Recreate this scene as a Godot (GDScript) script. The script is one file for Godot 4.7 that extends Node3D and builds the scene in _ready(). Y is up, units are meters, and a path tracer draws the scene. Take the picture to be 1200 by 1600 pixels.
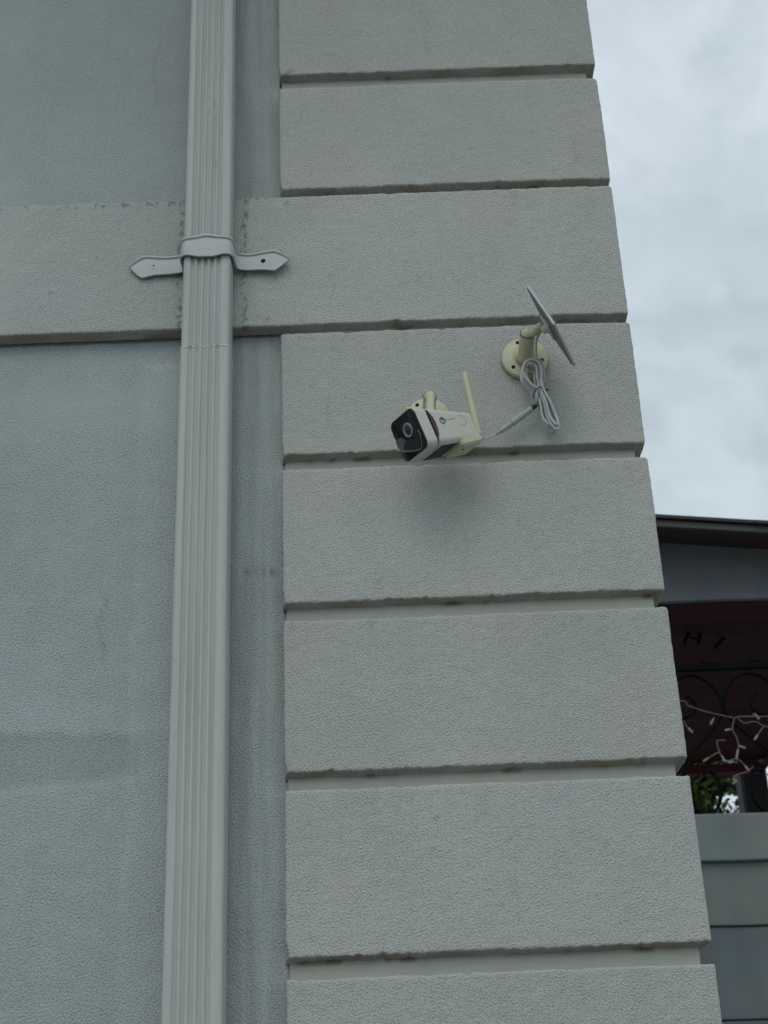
extends Node3D

var nz := FastNoiseLite.new()      # smooth noise, value about -1..1
var nf := FastNoiseLite.new()      # fractal noise
var rng := RandomNumberGenerator.new()
const W := 0.555                   # width of the quoined corner strip
const GAP := 0.016                 # depth of the joints between the quoin blocks
# lower and upper edges of the quoin blocks (metres above ground), from the top down
var rows := [[4.131, 4.359], [3.877, 4.104], [3.622, 3.850], [3.3636, 3.594], [3.1147, 3.3341], [2.8448, 3.0974], [2.6127, 2.8306], [2.3707, 2.5887], [2.1206, 2.3433], [1.8757, 2.0964], [1.629, 1.8488], [1.382, 1.602], [1.135, 1.355], [0.888, 1.108], [0.641, 0.861], [0.394, 0.614], [0.147, 0.367]]


func _ready():
	rng.seed = 7
	nz.noise_type = FastNoiseLite.TYPE_SIMPLEX_SMOOTH; nz.frequency = 1.0; nz.fractal_type = FastNoiseLite.FRACTAL_NONE; nz.seed = 3
	nf.noise_type = FastNoiseLite.TYPE_SIMPLEX_SMOOTH; nf.frequency = 1.0; nf.fractal_type = FastNoiseLite.FRACTAL_FBM; nf.fractal_octaves = 4; nf.seed = 11
	# ---- camera
	var cam := Camera3D.new(); cam.name = "camera"; add_child(cam)
	var att := CameraAttributesPhysical.new()
	att.frustum_focal_length = 48.56; att.exposure_aperture = 12.0; att.frustum_focus_distance = 2.2; att.frustum_far = 1500.0; att.frustum_near = 0.05
	cam.attributes = att
	cam.fov = 39.634; cam.far = 1500.0; cam.near = 0.05
	cam.transform = Transform3D(Basis(Vector3(0.9993, -0.0378, -0.0083), Vector3(0.0377, 0.9018, 0.4304), Vector3(-0.0087, -0.4304, 0.9026)).orthonormalized(), Vector3(0.1332, 1.6, 1.91))
	cam.current = true
	# ---- sky, sun, exposure
	var we := WorldEnvironment.new(); we.name = "environment"; add_child(we)
	var env := Environment.new(); we.environment = env
	env.background_mode = Environment.BG_SKY
	env.tonemap_mode = Environment.TONE_MAPPER_LINEAR
	env.tonemap_exposure = 0.76
	env.sdfgi_enabled = true; env.ssao_enabled = true; env.ssil_enabled = true
	env.sky = Sky.new()
	var pan := PanoramaSkyMaterial.new(); pan.panorama = cloudy_sky(); env.sky.sky_material = pan
	var sun := DirectionalLight3D.new(); sun.name = "sun"; add_child(sun)
	sun.light_energy = 0.26; sun.light_angular_distance = 36.0; sun.light_color = Color(1.0, 0.975, 0.93); sun.shadow_enabled = true
	sun.look_at_from_position(Vector3.ZERO, Vector3(0.13, -0.70, -0.68), Vector3.UP)
	make_materials()
	# ---- setting
	var g := PlaneMesh.new(); g.size = Vector2(900, 900)
	tag(part("ground", g, M.ground, self), "", "", "", "structure")
	build_house()
	build_garden_wall()
	build_porch()
	build_tree()
	# ---- things
	build_fence()
	build_string_lights()
	build_downspout()
	build_strap()
	build_solar_panel()
	build_security_camera()
	build_cable()


# ------------------------------------------------------------------ sky
func cloudy_sky() -> ImageTexture:
	var w := 1536; var h := 768
	var img := Image.create(w, h, false, Image.FORMAT_RGBF)
	var n1 := FastNoiseLite.new(); n1.seed = 51; n1.noise_type = FastNoiseLite.TYPE_SIMPLEX_SMOOTH; n1.frequency = 1.0
	n1.fractal_type = FastNoiseLite.FRACTAL_FBM; n1.fractal_octaves = 5; n1.fractal_gain = 0.5
	n1.domain_warp_enabled = true; n1.domain_warp_amplitude = 0.35; n1.domain_warp_frequency = 0.9
	for j in h:
		var el := (0.5 - (j + 0.5) / h) * PI
		if el < -0.02:
			img.fill_rect(Rect2i(0, j, w, h - j), Color(0.33, 0.35, 0.36)); break
		for i in w:
			var az := ((i + 0.5) / w - 0.5) * TAU
			var d := Vector3(sin(az) * cos(el), maxf(sin(el), 0.0), -cos(az) * cos(el))
			var q := d / (d.y + 0.30)
			var c := n1.get_noise_3d(q.x * 2.6, q.z * 2.6, 3.7)
			var c2 := n1.get_noise_3d(q.x * 0.8 + 9.0, q.z * 0.8, 8.1)
			var lum := 1.0 + 0.38 * c + 0.08 * c2
			lum *= 1.19 + 0.17 * d.y                     # an overcast sky is brighter overhead
			lum += 0.46 * exp(-d.y * d.y * 7.0)
			var t := clampf(0.5 + c * 1.1, 0.0, 1.0)
			img.set_pixel(i, j, Color(lerpf(0.515, 0.60, t) * lum, lerpf(0.615, 0.675, t) * lum, lerpf(0.685, 0.735, t) * lum))
	return ImageTexture.create_from_image(img)


# ------------------------------------------------------------------ materials
var M := {}

func lin(r: float, g: float, b: float) -> Color: return Color(r, g, b).linear_to_srgb()

func noise_tex(size: int, freq: float, oct: int, s: int, type := FastNoiseLite.TYPE_SIMPLEX_SMOOTH, gain := 0.5) -> NoiseTexture2D:
	var n := FastNoiseLite.new(); n.noise_type = type; n.frequency = freq; n.seed = s
	n.fractal_type = FastNoiseLite.FRACTAL_FBM; n.fractal_octaves = oct; n.fractal_gain = gain
	var t := NoiseTexture2D.new(); t.width = size; t.height = size; t.seamless = true; t.seamless_blend_skirt = 0.15; t.noise = n; t.normalize = true
	return t

func mat(c: Color, rough := 0.6, metal := 0.0, spec := 0.5) -> StandardMaterial3D:
	var m := StandardMaterial3D.new(); m.albedo_color = c; m.roughness = rough; m.metallic = metal; m.metallic_specular = spec
	return m

func vmat(rough := 0.9) -> StandardMaterial3D:
	var m := mat(Color.WHITE, rough, 0.0, 0.3); m.vertex_color_use_as_albedo = true
	return m

func relief(m: StandardMaterial3D, tex: Texture2D, per_metre: float, height_cm: float) -> StandardMaterial3D:
	m.heightmap_enabled = true; m.heightmap_texture = tex; m.heightmap_scale = height_cm
	m.uv1_triplanar = true; m.uv1_world_triplanar = true; m.uv1_triplanar_sharpness = 4.0
	m.uv1_scale = Vector3.ONE * per_metre
	return m

func make_materials():
	var stucco := noise_tex(2048, 0.150, 3, 5, FastNoiseLite.TYPE_SIMPLEX_SMOOTH, 0.55)
	var fine := noise_tex(1024, 0.07, 3, 9)
	var grain: NoiseTexture2D = stucco.duplicate()                # relief shading painted into the stucco colour: pits darker, high grains pale
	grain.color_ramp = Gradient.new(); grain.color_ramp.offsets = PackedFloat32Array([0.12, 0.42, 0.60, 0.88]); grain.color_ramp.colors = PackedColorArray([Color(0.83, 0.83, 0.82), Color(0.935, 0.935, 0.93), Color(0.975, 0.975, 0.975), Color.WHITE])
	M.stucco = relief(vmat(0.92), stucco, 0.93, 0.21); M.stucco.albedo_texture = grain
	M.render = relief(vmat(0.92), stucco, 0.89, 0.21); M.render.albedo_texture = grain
	M.joint = relief(vmat(0.9), fine, 2.3, 0.04)
	M.paint_pipe = relief(vmat(0.55), fine, 2.6, 0.035)
	M.paint_strap = relief(mat(lin(0.47, 0.51, 0.495), 0.5), fine, 4.0, 0.03)
	M.cream = relief(mat(lin(0.54, 0.525, 0.365), 0.45), fine, 6.0, 0.012)
	M.white_plastic = relief(mat(lin(0.56, 0.56, 0.48), 0.38), fine, 6.0, 0.012)
	M.cap_plastic = relief(mat(lin(0.55, 0.56, 0.51), 0.35), fine, 6.0, 0.012)
	M.black_gloss = mat(lin(0.006, 0.006, 0.008), 0.10)
	M.black = mat(lin(0.012, 0.012, 0.012), 0.5)
	M.hole = mat(lin(0.008, 0.007, 0.006), 0.9)
	M.maroon = mat(lin(0.060, 0.011, 0.016), 0.35)
	M.grey_print = mat(lin(0.12, 0.13, 0.13), 0.5)
	M.pale_print = mat(lin(0.42, 0.42, 0.385), 0.5)
	M.lens_ring = mat(lin(0.30, 0.32, 0.33), 0.3)
	M.bead = mat(lin(0.19, 0.20, 0.21), 0.3)
	M.lens = mat(lin(0.008, 0.012, 0.016), 0.04); M.lens.clearcoat_enabled = true; M.lens.clearcoat = 0.6
	M.smoke = mat(lin(0.10, 0.125, 0.145), 0.18)
	M.steel = mat(lin(0.5, 0.5, 0.48), 0.35, 0.7)
	M.wire = relief(mat(lin(0.47, 0.49, 0.475), 0.5), fine, 9.0, 0.01)
	M.plug = relief(mat(lin(0.38, 0.405, 0.395), 0.45), fine, 9.0, 0.01)
	M.tie = mat(lin(0.03, 0.035, 0.03), 0.5)
	M.panel_back = relief(mat(lin(0.15, 0.155, 0.155), 0.5), fine, 6.0, 0.01)
	M.panel_frame = mat(lin(0.50, 0.51, 0.50), 0.45)
	M.panel_cell = mat(lin(0.012, 0.016, 0.035), 0.15)
	M.far_wall = relief(vmat(0.9), stucco, 0.6, 0.15)
	M.far_beam = relief(vmat(0.85), stucco, 0.6, 0.10)
	M.roof_sheet = mat(lin(0.042, 0.036, 0.033), 0.75)
	M.fascia = mat(lin(0.085, 0.088, 0.086), 0.7)
	M.maroon_wood = vmat(0.7)
	M.iron = relief(mat(lin(0.008, 0.008, 0.0085), 0.85, 0.0, 0.15), fine, 3.0, 0.03)
	M.light_wire = mat(lin(0.17, 0.135, 0.14), 0.5)
	M.light_bulb = mat(lin(0.30, 0.25, 0.25), 0.4)
	M.bark = relief(mat(lin(0.07, 0.055, 0.04), 0.95), fine, 2.0, 0.6)
	M.leaf = vmat(0.6); M.leaf.backlight_enabled = true; M.leaf.backlight = Color(0.35, 0.4, 0.15)
	M.ground = relief(mat(lin(0.21, 0.205, 0.195), 0.95), stucco, 0.4, 0.3)
	M.house_side = relief(mat(lin(0.42, 0.465, 0.47), 0.92), stucco, 1.0, 0.2)


# ------------------------------------------------------------------ node helpers
func tag(o: Node, label := "", category := "", group := "", kind := "") -> Node:
	if label: o.set_meta("label", label)
	if category: o.set_meta("category", category)
	if group: o.set_meta("group", group)
	if kind: o.set_meta("kind", kind)
	return o

func part(called: String, mesh: Mesh, m: Material, parent: Node) -> MeshInstance3D:
	var o := MeshInstance3D.new(); o.name = numbered(called, parent); o.mesh = mesh; o.material_override = m
	parent.add_child(o, true)
	return o

func numbered(called: String, parent: Node) -> String:
	if not parent.has_node(NodePath(called)): return called
	var k := 1
	while parent.has_node(NodePath("%s_%03d" % [called, k])): k += 1
	return "%s_%03d" % [called, k]

func thing(called: String, label: String, category: String, where := Vector3.ZERO) -> Node3D:
	var o := Node3D.new(); o.name = called; o.position = where; add_child(o, true)
	tag(o, label, category, "", "thing")
	return o


# ------------------------------------------------------------------ mesh helpers
func finish(v: PackedVector3Array, idx: PackedInt32Array, col = null, facing = null) -> ArrayMesh:
	# smooth normals from the faces; faces are turned outwards (closed shape) or towards «facing»
	var n := PackedVector3Array(); n.resize(v.size())
	var vol := 0.0
	var mid := Vector3.ZERO
	for p in v: mid += p
	mid /= v.size()
	for k in range(0, idx.size(), 3):
		var a := v[idx[k]]; var b := v[idx[k + 1]]; var c := v[idx[k + 2]]
		var f := (c - a).cross(b - a)
		n[idx[k]] += f; n[idx[k + 1]] += f; n[idx[k + 2]] += f
		vol += f.dot(facing) if facing != null else f.dot((a + b + c) / 3.0 - mid)
	var s := 1.0
	if vol < 0.0:
		s = -1.0
		for k in range(0, idx.size(), 3):
			var t := idx[k]; idx[k] = idx[k + 1]; idx[k + 1] = t
	for k in n.size(): n[k] = (n[k] * s).normalized() if n[k].length_squared() > 0.0 else Vector3.UP
	var arr := []; arr.resize(Mesh.ARRAY_MAX)
	arr[Mesh.ARRAY_VERTEX] = v; arr[Mesh.ARRAY_NORMAL] = n; arr[Mesh.ARRAY_INDEX] = idx
	if col != null: arr[Mesh.ARRAY_COLOR] = col
	var m := ArrayMesh.new(); m.add_surface_from_arrays(Mesh.PRIMITIVE_TRIANGLES, arr)
	return m

func sheet(pts: Array, col = null, facing = null, wrap := false, caps := false) -> ArrayMesh:
	# a grid of rows of points as one smooth surface; wrap closes each row, caps close the first and last rows
	var v := PackedVector3Array(); var idx := PackedInt32Array()
	var nr := pts.size(); var nc: int = pts[0].size()
	for r in pts: v.append_array(PackedVector3Array(r))
	for i in nr - 1:
		for j in (nc if wrap else nc - 1):
			var a := i * nc + j; var b := i * nc + (j + 1) % nc
			idx.append_array([a, b, a + nc, b, b + nc, a + nc])
	if caps:
		for e in [0, nr - 1]:
			var c := Vector3.ZERO
			for p in pts[e]: c += p
			var at := v.size()
			for p in pts[e]: v.append(p)
			v.append(c / nc)
			for j in nc:
				if e == 0: idx.append_array([at + (j + 1) % nc, at + j, at + nc])
				else: idx.append_array([at + j, at + (j + 1) % nc, at + nc])
			if col != null:
				var last: Color = col[e * nc]
				for j in nc + 1: col.append(last)
	return finish(v, idx, col, facing)

func smooth_path(p: Array, steps := 8) -> PackedVector3Array:
	var out := PackedVector3Array()
	for i in p.size() - 1:
		var a: Vector3 = p[maxi(i - 1, 0)]; var b: Vector3 = p[i]; var c: Vector3 = p[i + 1]; var d: Vector3 = p[mini(i + 2, p.size() - 1)]
		for k in steps: out.append(b.cubic_interpolate(c, a, d, float(k) / steps))
	out.append(p[-1])
	return out

func tube_rows(path: PackedVector3Array, radii, sides := 10) -> Array:
	var rows_ := []
	var x := Vector3(0.13, 0.31, 0.94).cross(path[1] - path[0]).normalized()
	for i in path.size():
		var t := (path[mini(i + 1, path.size() - 1)] - path[maxi(i - 1, 0)]).normalized()
		x = (x - t * x.dot(t)).normalized()
		var y := t.cross(x)
		var r: float = radii if radii is float else radii[mini(i, radii.size() - 1)]
		var row := []
		for k in sides: row.append(path[i] + (x * cos(TAU * k / sides) + y * sin(TAU * k / sides)) * r)
		rows_.append(row)
	return rows_

func tube(path: PackedVector3Array, radii, sides := 10) -> ArrayMesh:
	return sheet(tube_rows(path, radii, sides), null, null, true, true)

func capsule(a: Vector3, b: Vector3, r: float, sides := 12) -> ArrayMesh:
	var d := (b - a).normalized()
	var p := PackedVector3Array(); var rr := []
	for k in 5:
		var t := PI / 2 * k / 5.0
		p.append(a - d * r * cos(t)); rr.append(maxf(r * sin(t), r * 0.08))
	p.append(a); rr.append(r); p.append(b); rr.append(r)
	for k in range(1, 6):
		var t := PI / 2 * k / 5.0
		p.append(b + d * r * sin(t)); rr.append(maxf(r * cos(t), r * 0.08))
	return sheet(tube_rows(p, rr, sides), null, null, true, true)

func lathe(at: Vector3, axis: Vector3, prof: Array, sides := 40) -> ArrayMesh:
	# prof: Vector2(radius, distance along the axis)
	axis = axis.normalized()
	var x := axis.cross(Vector3.UP if absf(axis.y) < 0.9 else Vector3.RIGHT).normalized(); var y := axis.cross(x)
	var rows_ := []
	for p in prof:
		var row := []
		for k in sides: row.append(at + axis * p.y + (x * cos(TAU * k / sides) + y * sin(TAU * k / sides)) * maxf(p.x, 0.00005))
		rows_.append(row)
	return sheet(rows_, null, null, true, true)

func merged(meshes: Array) -> ArrayMesh:
	var st := SurfaceTool.new(); st.begin(Mesh.PRIMITIVE_TRIANGLES)
	for m in meshes: st.append_from(m, 0, Transform3D())
	return st.commit()

func box(lo: Vector3, hi: Vector3, b := 0.003, color = null) -> ArrayMesh:
	# a box with chamfered edges, flat shaded
	var st := SurfaceTool.new(); st.begin(Mesh.PRIMITIVE_TRIANGLES); st.set_smooth_group(-1)
	var c := (lo + hi) / 2; var h := (hi - lo) / 2
	b = minf(b, minf(h.x, minf(h.y, h.z)) * 0.6)
	var face := func(p: Array):
		var q := PackedVector3Array(p)
		var f := (q[2] - q[0]).cross(q[1] - q[0]); var m := Vector3.ZERO
		for e in q: m += e
		if f.dot(m / q.size()) < 0.0: q.reverse()
		for k in range(1, q.size() - 1):
			for e in [q[0], q[k], q[k + 1]]:
				if color != null: st.set_color(color)
				st.add_vertex(c + e)
	for ax in 3:
		for s in [-1.0, 1.0]:
			var f := []
			for k in [[-1, -1], [1, -1], [1, 1], [-1, 1]]:
				var p := Vector3.ZERO; p[ax] = s * h[ax]; p[(ax + 1) % 3] = k[0] * (h[(ax + 1) % 3] - b); p[(ax + 2) % 3] = k[1] * (h[(ax + 2) % 3] - b)
				f.append(p)
			face.call(f)
	for ax in 3:
		var u := (ax + 1) % 3; var w := (ax + 2) % 3
		for s in [-1.0, 1.0]:
			for t in [-1.0, 1.0]:
				var f := []
				for k in [[1, 0, -1], [1, 0, 1], [0, 1, 1], [0, 1, -1]]:
					var p := Vector3.ZERO; p[ax] = k[2] * (h[ax] - b); p[u] = s * (h[u] - (0.0 if k[0] else b)); p[w] = t * (h[w] - (0.0 if k[1] else b))
					f.append(p)
				face.call(f)
	for sx in [-1.0, 1.0]:
		for sy in [-1.0, 1.0]:
			for sz in [-1.0, 1.0]:
				face.call([Vector3(sx * h.x, sy * (h.y - b), sz * (h.z - b)), Vector3(sx * (h.x - b), sy * h.y, sz * (h.z - b)), Vector3(sx * (h.x - b), sy * (h.y - b), sz * h.z)])
	st.generate_normals()
	return st.commit()

func plate(poly: Array, z0: float, z1: float) -> ArrayMesh:
	# a flat outline (x, y) with thickness from z0 to z1
	var st := SurfaceTool.new(); st.begin(Mesh.PRIMITIVE_TRIANGLES); st.set_smooth_group(-1)
	var pp := PackedVector2Array(poly)
	if Geometry2D.is_polygon_clockwise(pp): pp.reverse()
	var tri := Geometry2D.triangulate_polygon(pp)
	for k in range(0, tri.size(), 3):
		var a := pp[tri[k]]; var b := pp[tri[k + 1]]; var c := pp[tri[k + 2]]
		if (b - a).cross(c - a) > 0.0: var t := b; b = c; c = t
		for p in [a, b, c]: st.add_vertex(Vector3(p.x, p.y, z1))
		for p in [a, c, b]: st.add_vertex(Vector3(p.x, p.y, z0))
	for k in pp.size():
		var a := pp[k]; var b := pp[(k + 1) % pp.size()]
		for p in [Vector3(a.x, a.y, z0), Vector3(b.x, b.y, z1), Vector3(b.x, b.y, z0), Vector3(a.x, a.y, z0), Vector3(a.x, a.y, z1), Vector3(b.x, b.y, z1)]: st.add_vertex(p)
	st.generate_normals()
	return st.commit()

func steps(a: float, b: float, s: float) -> Array:
	var n := maxi(1, int(round(absf(b - a) / s))); var out := []
	for k in n + 1: out.append(lerpf(a, b, float(k) / n))
	return out


# ------------------------------------------------------------------ the rendered wall
func mottle(p: Vector3) -> float:
	return 1.0 + 0.055 * nf.get_noise_3d(p.x * 3.1, p.y * 3.1, p.z * 3.1) + 0.035 * nf.get_noise_3d(p.x * 14.0 + 5.0, p.y * 14.0, p.z * 14.0)

func corner_path(x0: float, s: float, close_left: bool) -> Array:
	# places along the front and round the corner, each [kind, value]
	var out := []
	if close_left: out.append(["left", 0.0]); out.append(["edge", 0.0])
	for x in steps(x0 + (0.0025 if close_left else 0.0), W - 0.007, s): out.append(["front", x])
	for k in range(1, 8): out.append(["arc", PI / 2 * k / 8.0])
	for z in steps(-0.007, -0.62, 0.02 if s < 0.01 else 0.1): out.append(["side", z])
	out.append(["end", 0.0])
	return out

func along(e: Array, o: float, x0: float) -> Array:      # [point at outward offset o, outward direction]
	var r := maxf(0.007 + o, 0.0006)
	match e[0]:
		"left": return [Vector3(x0, 0, -0.032), Vector3(-0.2, 0, 0.2)]
		"edge": return [Vector3(x0, 0, o - 0.002), Vector3(-0.5, 0, 0.7)]
		"front": return [Vector3(minf(e[1], W + o - r), 0, o), Vector3(0, 0, 1)]
		"arc": return [Vector3(W + o - r + r * sin(e[1]), 0, o - r + r * cos(e[1])), Vector3(sin(e[1]), 0, cos(e[1]))]
		"side": return [Vector3(W + o, 0, minf(e[1], o - r)), Vector3(1, 0, 0)]
	return [Vector3(W - 0.04, 0, -0.621), Vector3(0.3, 0, 0)]

const SPOTS := [[0.2038, 2.9603, 0.0035], [0.205, 2.052, 0.004], [-0.371, 2.925, 0.004], [-0.30, 2.99, 0.003], [0.098, 2.815, 0.003], [0.20, 2.01, 0.003], [0.41, 1.94, 0.003], [-0.02, 2.86, 0.005], [-0.035, 2.866, 0.004], [0.012, 3.088, 0.005], [0.02, 3.372, 0.006], [0.013, 3.368, 0.005], [0.285, 2.592, 0.003]]

func block_mesh(x0: float, y0: float, y1: float, s: float, close_left: bool, band := false) -> ArrayMesh:
	var prof := [[-0.018, y1 + 0.0005, 3], [-0.009, y1, 3], [-0.0035, y1 - 0.0002, 0], [-0.001, y1 - 0.0012, 0], [0.0, y1 - 0.0035, 0]]
	for y in steps(y1 - 0.007, y0 + 0.006, s): prof.append([0.0, y, 0])
	prof.append_array([[0.0, y0 + 0.0025, 0], [-0.0008, y0 + 0.0006, 1], [-0.003, y0 - 0.0006, 2], [-0.0075, y0 - 0.0020, 2], [-0.0125, y0 - 0.0036, 2], [-0.018, y0 - 0.0054, 2]])
	var pth := corner_path(x0, s, close_left)
	var pts := []; var col := PackedColorArray()
	var own := 1.0 + 0.022 * sin(y0 * 91.0); var crack := 0.28 + 0.22 * sin(y0 * 57.0)
	for e in pth:
		var row := []
		for q in prof:
			var a := along(e, q[0], x0)
			var p: Vector3 = a[0]; p.y = q[1]
			var sx := p.x + (0.0 if e[0] != "side" else -p.z)
			var lip := 1.0 if q[2] != 0 or p.y > y1 - 0.003 else 0.0
			var d := 0.0007 * nz.get_noise_3d(sx * 9.0, p.y * 9.0, 1.5) + 0.0005 * nz.get_noise_3d(sx * 60.0, p.y * 60.0, 4.0)
			for sp in SPOTS:
				var ds: float = Vector2(sx - sp[0], p.y - sp[1]).length() / sp[2]
				if ds < 1.6: d += 0.0022 * exp(-2.0 * ds * ds)
			if q[0] > -0.002: d += 0.00045 * nz.get_noise_3d(sx * 150.0, p.y * 150.0, 9.0)
			var dy := 0.0
			if q[0] > -0.016:
				var near: float = maxf(0.0, 1.0 - minf(p.y - y0, y1 - p.y) / 0.012)
				dy = near * (0.0011 * nz.get_noise_3d(sx * 16.0, y0 * 31.0 + near, 2.0) + 0.0010 * nz.get_noise_3d(sx * 75.0, y0 * 17.0, 6.0))
				var chip := clampf(nz.get_noise_2d(sx * 34.0 + y0 * 50.0, y0 * 19.0) * 2.4 - 1.35, 0.0, 1.0) * 0.0035 * near
				dy += chip if p.y < (y0 + y1) * 0.5 else -chip
				if band and sx < -0.01: dy *= (1.9 if p.y > (y0 + y1) * 0.5 else 0.55)
			p += (a[1] as Vector3) * d
			p.y += dy
			# left corners of the blocks are a little knocked off
			if close_left and sx < 0.02 and q[0] > -0.004:
				var k: float = (1.0 - sx / 0.02) * (0.5 + 0.5 * nz.get_noise_2d(y0 * 40.0, 3.0))
				if p.y < y0 + 0.02: p.x += 0.006 * k * (1.0 - (p.y - y0) / 0.02)
			row.append(p)
			var tone := mottle(p) * own * (1.0 + 0.05 * nf.get_noise_2d(sx * 2.2 + 7.0, p.y * 1.1))
			var base := Color(0.503, 0.524, 0.492)
			if band: base = base.lerp(Color(0.468, 0.503, 0.480), clampf((0.05 - sx) * 3.0, 0.0, 0.7))
			tone *= 1.0 - 0.075 * clampf(nf.get_noise_2d(sx * 34.0, y0 * 13.0) * 2.0, 0.0, 1.0) * exp(-(y1 - p.y) / 0.045)      # drips from the joint above
			base.r *= tone * (1.0 + 0.02 * nz.get_noise_2d(sx * 5.0, p.y * 5.0)); base.g *= tone; base.b *= tone * (1.0 - 0.02 * nz.get_noise_2d(sx * 5.0, p.y * 5.0 + 40.0))
			var dirt := 0.0; var film := 0.0
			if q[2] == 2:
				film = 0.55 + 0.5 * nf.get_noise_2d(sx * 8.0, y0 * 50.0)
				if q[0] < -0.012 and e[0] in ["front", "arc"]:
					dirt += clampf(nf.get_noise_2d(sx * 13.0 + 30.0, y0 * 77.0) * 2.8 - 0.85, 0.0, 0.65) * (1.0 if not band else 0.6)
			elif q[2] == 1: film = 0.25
			dirt += clampf(nf.get_noise_3d(sx * 30.0, p.y * 30.0, 3.0) * 1.6 - 0.80, 0.0, 0.12)
			if absf(sx - crack - 0.006 * nz.get_noise_2d(p.y * 22.0, y0)) < 0.0022 and p.y > y0 + 0.03 and p.y < y0 + 0.10: dirt += 0.10
			for sp in SPOTS:
				var rr := Vector2(sx - sp[0], p.y - sp[1]).length()
				if rr < sp[2] * 1.3: dirt = maxf(dirt, 0.28 * (1.3 - rr / sp[2]))
			if band and sx < 0.0:                                   # old filler and dirt beside the downpipe, chipped upper edge
				var nb := nf.get_noise_2d(sx * 90.0, p.y * 70.0)
				for cx in [-0.163, -0.0585]:
					dirt = maxf(dirt, clampf(maxf(0.0, 1.0 - absf(sx - cx - 0.003 * nz.get_noise_2d(p.y * 30.0, 2.0)) / 0.007) * (0.12 + nb * 2.4), 0.0, 0.55))
				if p.y > y1 - 0.012: dirt = maxf(dirt, clampf(nf.get_noise_2d(sx * 55.0, p.y * 60.0) * 2.4 - 0.45, 0.0, 0.5))
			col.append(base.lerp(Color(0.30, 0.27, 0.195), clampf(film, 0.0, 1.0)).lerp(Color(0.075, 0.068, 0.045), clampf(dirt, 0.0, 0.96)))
		pts.append(row)
	return sheet(pts, col, Vector3(0.5, 0, 1))

func wall_offset(x: float, y: float) -> float:
	var d := 0.0012 * nz.get_noise_3d(x * 4.0, y * 4.0, 7.0) + 0.0006 * nz.get_noise_3d(x * 25.0, y * 25.0, 2.0)
	# a shallow trowelled patch, and the smoother strip left along the downpipe
	var top := 2.196 - 0.06 * (x + 0.3) + 0.004 * nz.get_noise_2d(x * 20.0, 1.0); var low: float = 2.119 + 0.075 * (x + 0.3) + 0.003 * nz.get_noise_2d(x * 24.0, 5.0)
	var m := smoothstep(0.0, 0.012, top - y) * smoothstep(0.0, 0.008, y - low) * smoothstep(0.0, 0.02, -0.205 - x)
	d -= 0.0028 * m
	d += 0.0016 * smoothstep(-0.224, -0.212, x + 0.003 * nz.get_noise_2d(y * 9.0, 3.0)) * (1.0 - smoothstep(-0.04, 0.0, x)) * smoothstep(2.80, 2.74, y)
	return d

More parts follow.
